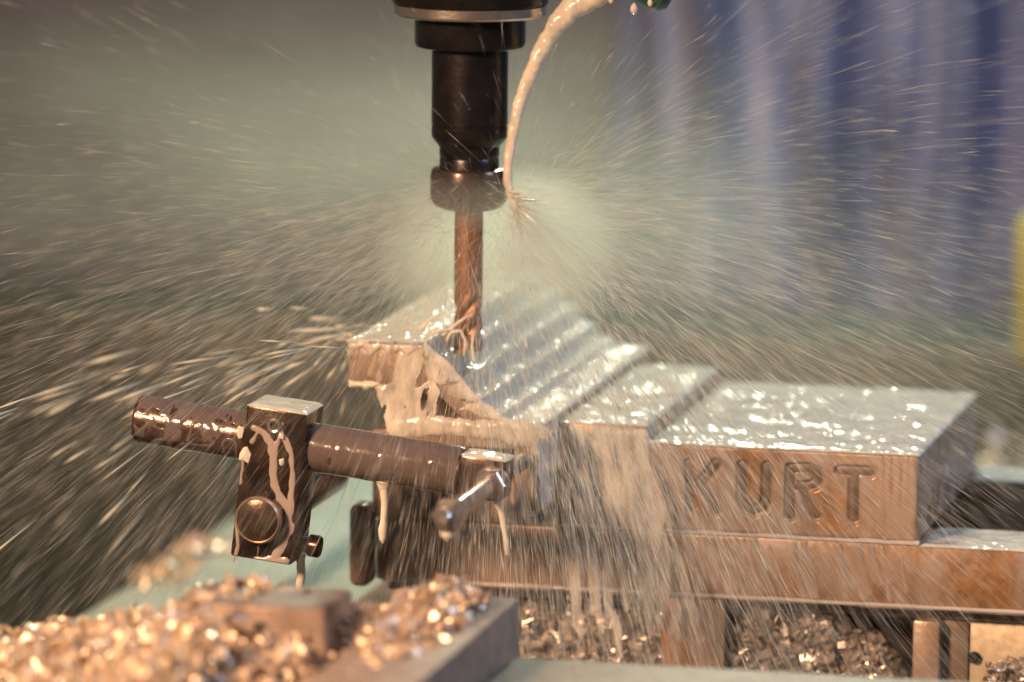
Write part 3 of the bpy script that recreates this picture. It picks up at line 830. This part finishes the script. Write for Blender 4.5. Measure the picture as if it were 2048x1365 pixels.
# heaps inside the vise pockets: a packed mass, and loose chips lying on its face
def pocket(x0, x1, ztop, n, seed, label, group, n_ind=60):
    r_ = np.random.default_rng(seed)
    x = r_.uniform(x0, x1, n); zt = ztop(x); d = r_.random(n) ** .7
    y = 10 + 26 * (1 - d) ; z = -170 + (zt + 170) * r_.random(n) ** .6 - 0.18 * 0
    z = np.minimum(z, zt - (58 - y) * 0.10 + 3)
    o = chips_joined('chip_heap', np.stack([x, y + (zt - z) * -.06, z], 1), r_.uniform(2.2, 8.5, n), m_swarf, seed)
    tag(o, 'mass of packed swarf ' + label, 'chip heap', kind='stuff')
    mats = []
    for k in range(10):
        V, Fc = CH[k]; mm = mesh('metal_chip', V * 6.4, Fc); mm.materials.append(m_swarf); mats.append(mm)
    for i in range(n_ind):
        c_ = bpy.data.objects.new('metal_chip', mats[r_.integers(10)])
        xx = r_.uniform(x0 + 2, x1 - 2); top = float(ztop(np.array([xx]))[0])
        zz = r_.uniform(-148, top)
        c_.location = Vector((xx, r_.uniform(9, 13), zz)) * S
        c_.rotation_euler = r_.uniform(0, 6.28, 3); c_.scale = (r_.uniform(.6, 1.25),) * 3
        col.objects.link(c_)
        tag(c_, 'shiny curled chip loose on the swarf ' + label, 'metal chip', group)
pocket(2, 66.5, lambda x: -121 + 4 * np.sin(x / 5) - 3 * np.cos(x / 2.3) - .03 * (x - 40) ** 2 * .12, 900, 1, 'in the pocket left of the wide vise post', 'loose chips in the pocket left of the wide post', 55)
pocket(96.5, 178, lambda x: -119 - 0.00012 * np.clip(x - 110, 0, 99) ** 3 * .5 + 3 * np.sin(x / 4.1) - np.clip(x - 145, 0, 20) * .45, 1300, 2, 'in the pocket under the lettered jaw', 'loose chips in the pocket under the lettered jaw', 75)
pocket(-48, 2, lambda x: -124 + 4 * np.sin(x / 4), 350, 4, 'under the left end of the vise', 'loose chips under the left end of the vise', 14)
def front_heap(name, pts, sz, seed, label):
    o = chips_joined(name, pts, sz, m_swarf if seed < 10 else m_chip, seed); return tag(o, label, 'chip heap', kind='stuff')
r_ = np.random.default_rng(5)
n = 260; x = r_.uniform(212, 240, n); zt = -133 - .02 * (x - 222) ** 2
front_heap('chip_heap', np.stack([x, r_.uniform(2, 13, n), zt - 26 * r_.random(n) ** 1.5], 1), r_.uniform(2.5, 6, n), 6, 'small swarf pile in front of the pale side plate')

# foreground: two step blocks and a plate, heaped with bright chips
fa = box('step_block', -66, -4.2, -300, -258, -200, -61.5, m_fore_dark, None, 2.0)
tag(fa, 'blurred square metal block half buried in chips at the lower left', 'metal block')
fb = box('step_block', 8, 50.3, -400, -200, -200, -73.0, m_fore, None, 1.5)
tag(fb, 'blurred long metal bar with a dark side pointing at the viewer', 'metal block')
fc = box('steel_plate', 51.5, 420, -460, -215, -200, -94.2, m_fore_plate, None, 1.5)
tag(fc, 'blurred flat grey plate along the bottom edge in front of the vise', 'metal plate')
def heap(n, x0, x1, y0, y1, top, sz, seed, label):
    r_ = np.random.default_rng(seed)
    x = r_.uniform(x0, x1, n); y = r_.uniform(y0, y1, n)
    z = top(x, y) - 10 * r_.random(n) ** 2
    return front_heap('chip_heap', np.stack([x, y, z], 1), r_.uniform(*sz, n), seed, label)
def topA(x, y):
    ridge = np.interp(x, [-190, -150, -128, -100, -80, -66, -56, -30, -6, 6], [-99, -91, -84, -80, -77, -67, -63.5, -64.5, -67, -90])
    return ridge - np.where(x > -34, .16 + .006 * np.clip(x + 34, 0, 40), .08) * np.abs(y + 265) - 4 * vnoise(x, y, 9, 91) + 3
heap(4800, -190, -1, -420, -252, topA, (4, 10.5), 21, 'bright blurred heap of chips along the lower left edge')
def topB(x, y):
    ridge = np.interp(x, [-4, 2, 12, 24, 36, 50], [-94, -82, -72, -68, -70, -78])
    return ridge - 0.10 * np.abs(y + 240) - 3 * vnoise(x, y, 8, 93) + 5
heap(2000, -4, 40, -400, -215, topB, (4, 10), 22, 'blurred chips covering the long bar at the bottom centre')
heap(90, 26, 60, -400, -330, lambda x, y: np.full(x.shape, -84.0), (3.5, 8), 23, 'few blurred chips by the bottom edge beside the bar')
r_ = np.random.default_rng(9)
n = 60; t = r_.random(n)
front_heap('chip_heap', np.stack([-236 + 26 * r_.random(n) ** 2, 200 + 110 * t, np.full(n, -157.5) + 3 * r_.random(n)], 1), r_.uniform(4, 10, n), 31, 'blurred glinting chips along the left edge of the table')
n = 160
front_heap('chip_heap', np.stack([r_.uniform(95, 240, n), r_.uniform(520, 640, n), -158 + 22 * r_.random(n)], 1), r_.uniform(5, 12, n), 32, 'blurred chips on the table behind the right end of the vise')

# ------------------------------------------------------------------ spray
def spindle_cloud(name, P, D, L, Rr, mt):
    n = len(P)
    D = D / np.linalg.norm(D, axis=1, keepdims=True)
    a = np.cross(D, np.array([.31, .2, .93])); a /= np.linalg.norm(a, axis=1, keepdims=True)
    b = np.cross(D, a)
    L = L[:, None]; Rr = Rr[:, None]
    V = np.empty((n, 5, 3))
    V[:, 0] = P - D * L * .55; V[:, 4] = P + D * L * .45
    for k in range(3):
        th = 2 * pi * k / 3
        V[:, 1 + k] = P + D * L * .12 + Rr * (cos(th) * a + sin(th) * b)
    tri = np.array([(0, 2, 1), (0, 3, 2), (0, 1, 3), (4, 1, 2), (4, 2, 3), (4, 3, 1)])
    T = (tri[None] + (np.arange(n) * 5)[:, None, None]).reshape(-1, 3)
    me = bpy.data.meshes.new(name)
    me.vertices.add(n * 5); me.vertices.foreach_set('co', (V * S).ravel())
    me.loops.add(len(T) * 3); me.loops.foreach_set('vertex_index', T.ravel())
    me.polygons.add(len(T)); me.polygons.foreach_set('loop_start', np.arange(0, len(T) * 3, 3)); me.polygons.foreach_set('loop_total', np.full(len(T), 3))
    me.update(calc_edges=True)
    me.polygons.foreach_set('use_smooth', [True] * len(T))
    return link(name, me, mt)
G = np.array([0, 0, -9800.0])
def fly(n, org, az, el, sp, t, drag=0):
    v = np.stack([np.cos(el) * np.cos(az), np.cos(el) * np.sin(az), np.sin(el)], 1) * sp[:, None]
    p = org + v * t[:, None] + .5 * G * (t ** 2)[:, None]
    return p, v + G * t[:, None]
def keep(p, d, *rest):
    ok = (p[:, 2] > -175) & (p[:, 1] > -520) & (p[:, 1] < 640) & (np.abs(p[:, 0]) < 420) & (p[:, 2] < 190)
    # nothing flies inside the solid blocks
    inside = (p[:, 0] > -66) & (p[:, 0] < 60) & (p[:, 1] > -41) & (p[:, 1] < 200) & (p[:, 2] < stair_z(p[:, 0]) + 1)
    inside |= (p[:, 0] > 20) & (p[:, 0] < 340) & (p[:, 1] > -1) & (p[:, 1] < 190) & (p[:, 2] < -38)
    ok &= ~inside
    # just over the wet steps the drops have already landed: only a few are still in the air
    near = (p[:, 0] > -12) & (p[:, 0] < 75) & (p[:, 1] > -60) & (p[:, 1] < 200) & (p[:, 2] < 22)
    ok &= ~(near & (rng.random(len(p)) < .7))
    return (p[ok], d[ok]) + tuple(x[ok] for x in rest)
def U_(a, b, n): return rng.uniform(a, b, n)
# A: flung off the spinning nut and cutter in every direction
n = 40000
def clump(x, n, k, frac, spread):
    # a share of the drops share their throw with a neighbour: uneven gusts instead of an even fan
    c = rng.integers(0, k, n); m = rng.random(n) < frac
    return c, m
cid = rng.integers(0, 420, n); isc = rng.random(n) < .55
pick = lambda x, sd: np.where(isc, x[cid] + rng.normal(0, sd, n), x)
th = pick(U_(0, 2 * pi, n), .035); rr0 = U_(8, 17, n)
org = np.stack([TX + rr0 * np.cos(th), TY + rr0 * np.sin(th), U_(30, 74, n)], 1)
el = pick(rng.normal(R_(-17), R_(18), n), .03)
pA, dA = fly(n, org, th + pick(rng.normal(0, .5, n), .03), el, U_(1800, 4200, n), pick(U_(0.004, .14, n), .012).clip(.003, .15))
pA, dA = keep(pA, dA)
lA = np.clip(np.linalg.norm(dA, axis=1) * .0065 * U_(.5, 1.5, len(pA)), 3, 30)
oA = spindle_cloud('coolant_spray', pA, dA, lA, rng.lognormal(math.log(.028), .6, len(pA)), m_spray)
tag(oA, 'fine coolant droplets flung outward from the spinning tool', 'coolant spray', kind='stuff')
# B: fan thrown up and to the right where the jet meets the nut
n = 17000
az = rng.normal(R_(-5), R_(55), n); el = np.where(rng.random(n) < .9, rng.normal(R_(-28), R_(24), n), rng.normal(R_(22), R_(18), n))
org = np.stack([rng.normal(4, 4, n), rng.normal(-11, 7, n), rng.normal(60, 6, n)], 1)
pB, dB = fly(n, org, az, el, U_(1500, 4200, n), .002 + .13 * rng.random(n))
pB, dB = keep(pB, dB)
lB = np.clip(np.linalg.norm(dB, axis=1) * .0075 * U_(.5, 1.6, len(pB)), 3, 36)
oB = spindle_cloud('coolant_spray', pB, dB, lB, rng.lognormal(math.log(.030), .6, len(pB)), m_spray)
tag(oB, 'fan of coolant droplets splashing right from where the jet hits the nut', 'coolant spray', kind='stuff')
# C: curtain falling in front of the vise
n = 15000
org = np.stack([U_(-14, 46, n), U_(-70, -10, n), U_(-25, 50, n)], 1)
v = np.stack([rng.normal(0, 1, n) * 250 + org[:, 0] * 9 + 330, U_(-1100, 120, n), U_(-900, 100, n)], 1)
t = U_(.01, .15, n)
pC = org + v * t[:, None] + .5 * G * (t ** 2)[:, None]; dC = v + G * t[:, None]
pC, dC = keep(pC, dC)
lC = np.clip(np.linalg.norm(dC, axis=1) * .010 * U_(.5, 1.5, len(pC)), 4, 26)
oC = spindle_cloud('coolant_spray', pC, dC, lC, rng.lognormal(math.log(.042), .65, len(pC)), m_spray)
tag(oC, 'curtain of coolant drops falling in front of the vise', 'coolant spray', kind='stuff')
# broad broken sheet of coolant sliding off the jaw plate and blowing to the right in front of the vise
def H(U, V):
    t = (-36 - V) / 115
    lo = 22 + 14 * t; hi = 58 + 44 * t ** .9
    a = (U - lo) / (hi - lo)
    x = 20 + a * 40
    n = .6 * vnoise(x, t * 5, 1.5, 101) + .3 * vnoise(x, t * 9, .8, 102) + .35 * vnoise(x, t * 14, 5, 103)
    e = np.minimum.reduce([a * 8, (1 - a) * 8, t * 12, (.86 - t - .25 * vnoise(x, x * 0, 2.2, 104)) * 5])
    return np.minimum.reduce([.5 * e, 1.6 * (n - .58), np.full(U.shape, .35)])
oW = film('coolant_curtain', H, 18, 124, -152, -35, .5, (lambda U, V, h: np.stack([U, -5 + .22 * (V + 36) - h, V], -1)), m_curtain, None, None)
tag(oW, 'broken milky sheet of coolant sliding down in front of the vise', 'coolant sheet', kind='stuff')
# D: heavy blobs thrown down and left off the corner of the workpiece
n = 120
org = np.stack([U_(-66, -58, n), U_(-60, 40, n), U_(-2, 6, n)], 1)
v = np.stack([U_(-2400, -250, n), U_(-1500, 700, n), rng.normal(-250, 260, n)], 1)
t = U_(.004, .10, n)
pD = org + v * t[:, None] + .5 * G * (t ** 2)[:, None]; dD = v + G * t[:, None]
oD = spindle_cloud('coolant_spray', pD, dD, np.clip(np.linalg.norm(dD, axis=1) * .012, 10, 30) * U_(.7, 1.4, n), U_(.2, 1.1, n), m_spray)
tag(oD, 'heavy golden blobs of coolant thrown left off the corner of the workpiece', 'coolant spray', kind='stuff')

# ------------------------------------------------------------------ mist of atomised coolant hanging round the tool
def mist():
    m = bpy.data.materials.new('coolant_mist'); m.use_nodes = True
    nt = m.node_tree; nt.nodes.clear()
    out = N(nt, 'ShaderNodeOutputMaterial')
    pv = N(nt, 'ShaderNodeVolumePrincipled')
    pv.inputs['Color'].default_value = (0.83, 0.86, 0.73, 1)
    pv.inputs['Anisotropy'].default_value = 0.25
    co = N(nt, 'ShaderNodeTexCoord')
    nz = N(nt, 'ShaderNodeTexNoise', Scale=9.0, Detail=3.0, Roughness=0.55)
    mp = N(nt, 'ShaderNodeMapping'); mp.inputs['Scale'].default_value = (0.7, 0.7, 1.6)
    nt.links.new(co.outputs['Object'], mp.inputs[0]); nt.links.new(mp.outputs[0], nz.inputs['Vector'])
    mr = N(nt, 'ShaderNodeMapRange'); mr.inputs[1].default_value = .32; mr.inputs[2].default_value = .68; mr.inputs[3].default_value = .25; mr.inputs[4].default_value = 1.35
    nt.links.new(nz.outputs['Fac'], mr.inputs[0])
    tot = None
    for c, r, k in BLOBS:
        mp = N(nt, 'ShaderNodeMapping', vector_type='TEXTURE')
        mp.inputs['Location'].default_value = [x * S for x in c]; mp.inputs['Scale'].default_value = [x * S for x in r]
        nt.links.new(co.outputs['Object'], mp.inputs[0])
        g = N(nt, 'ShaderNodeTexGradient', gradient_type='SPHERICAL')
        nt.links.new(mp.outputs[0], g.inputs[0])
        p = N(nt, 'ShaderNodeMath', operation='POWER'); p.inputs[1].default_value = 1.3
        nt.links.new(g.outputs['Fac'], p.inputs[0])
        q = N(nt, 'ShaderNodeMath', operation='MULTIPLY'); q.inputs[1].default_value = k
        nt.links.new(p.outputs[0], q.inputs[0])
        if tot is None: tot = q.outputs[0]
        else:
            a = N(nt, 'ShaderNodeMath', operation='ADD'); nt.links.new(tot, a.inputs[0]); nt.links.new(q.outputs[0], a.inputs[1]); tot = a.outputs[0]
    d = N(nt, 'ShaderNodeMath', operation='MULTIPLY')
    nt.links.new(tot, d.inputs[0]); nt.links.new(mr.outputs[0], d.inputs[1])
    nt.links.new(d.outputs[0], pv.inputs['Density'])
    nt.links.new(pv.outputs[0], out.inputs['Volume'])
    o = box('haze', -470, 330, -160, 640, -150, 175, m, bevel=0)
    tag(o, 'greenish mist of atomised coolant hanging round the tool', 'mist', kind='stuff')
# centre, radii (mm), density at the centre (1/m)
BLOBS = [((-180, 330, 36), (310, 280, 100), 1.55), ((15, 150, 35), (110, 140, 80), 1.5), ((-36, 130, 18), (58, 120, 46), 34.0), ((-16, -26, 64), (30, 26, 15), 55.0), ((6, -6, 56), (24, 24, 22), 26.0), ((120, 150, -10), (260, 160, 90), 1.1)]
mist()
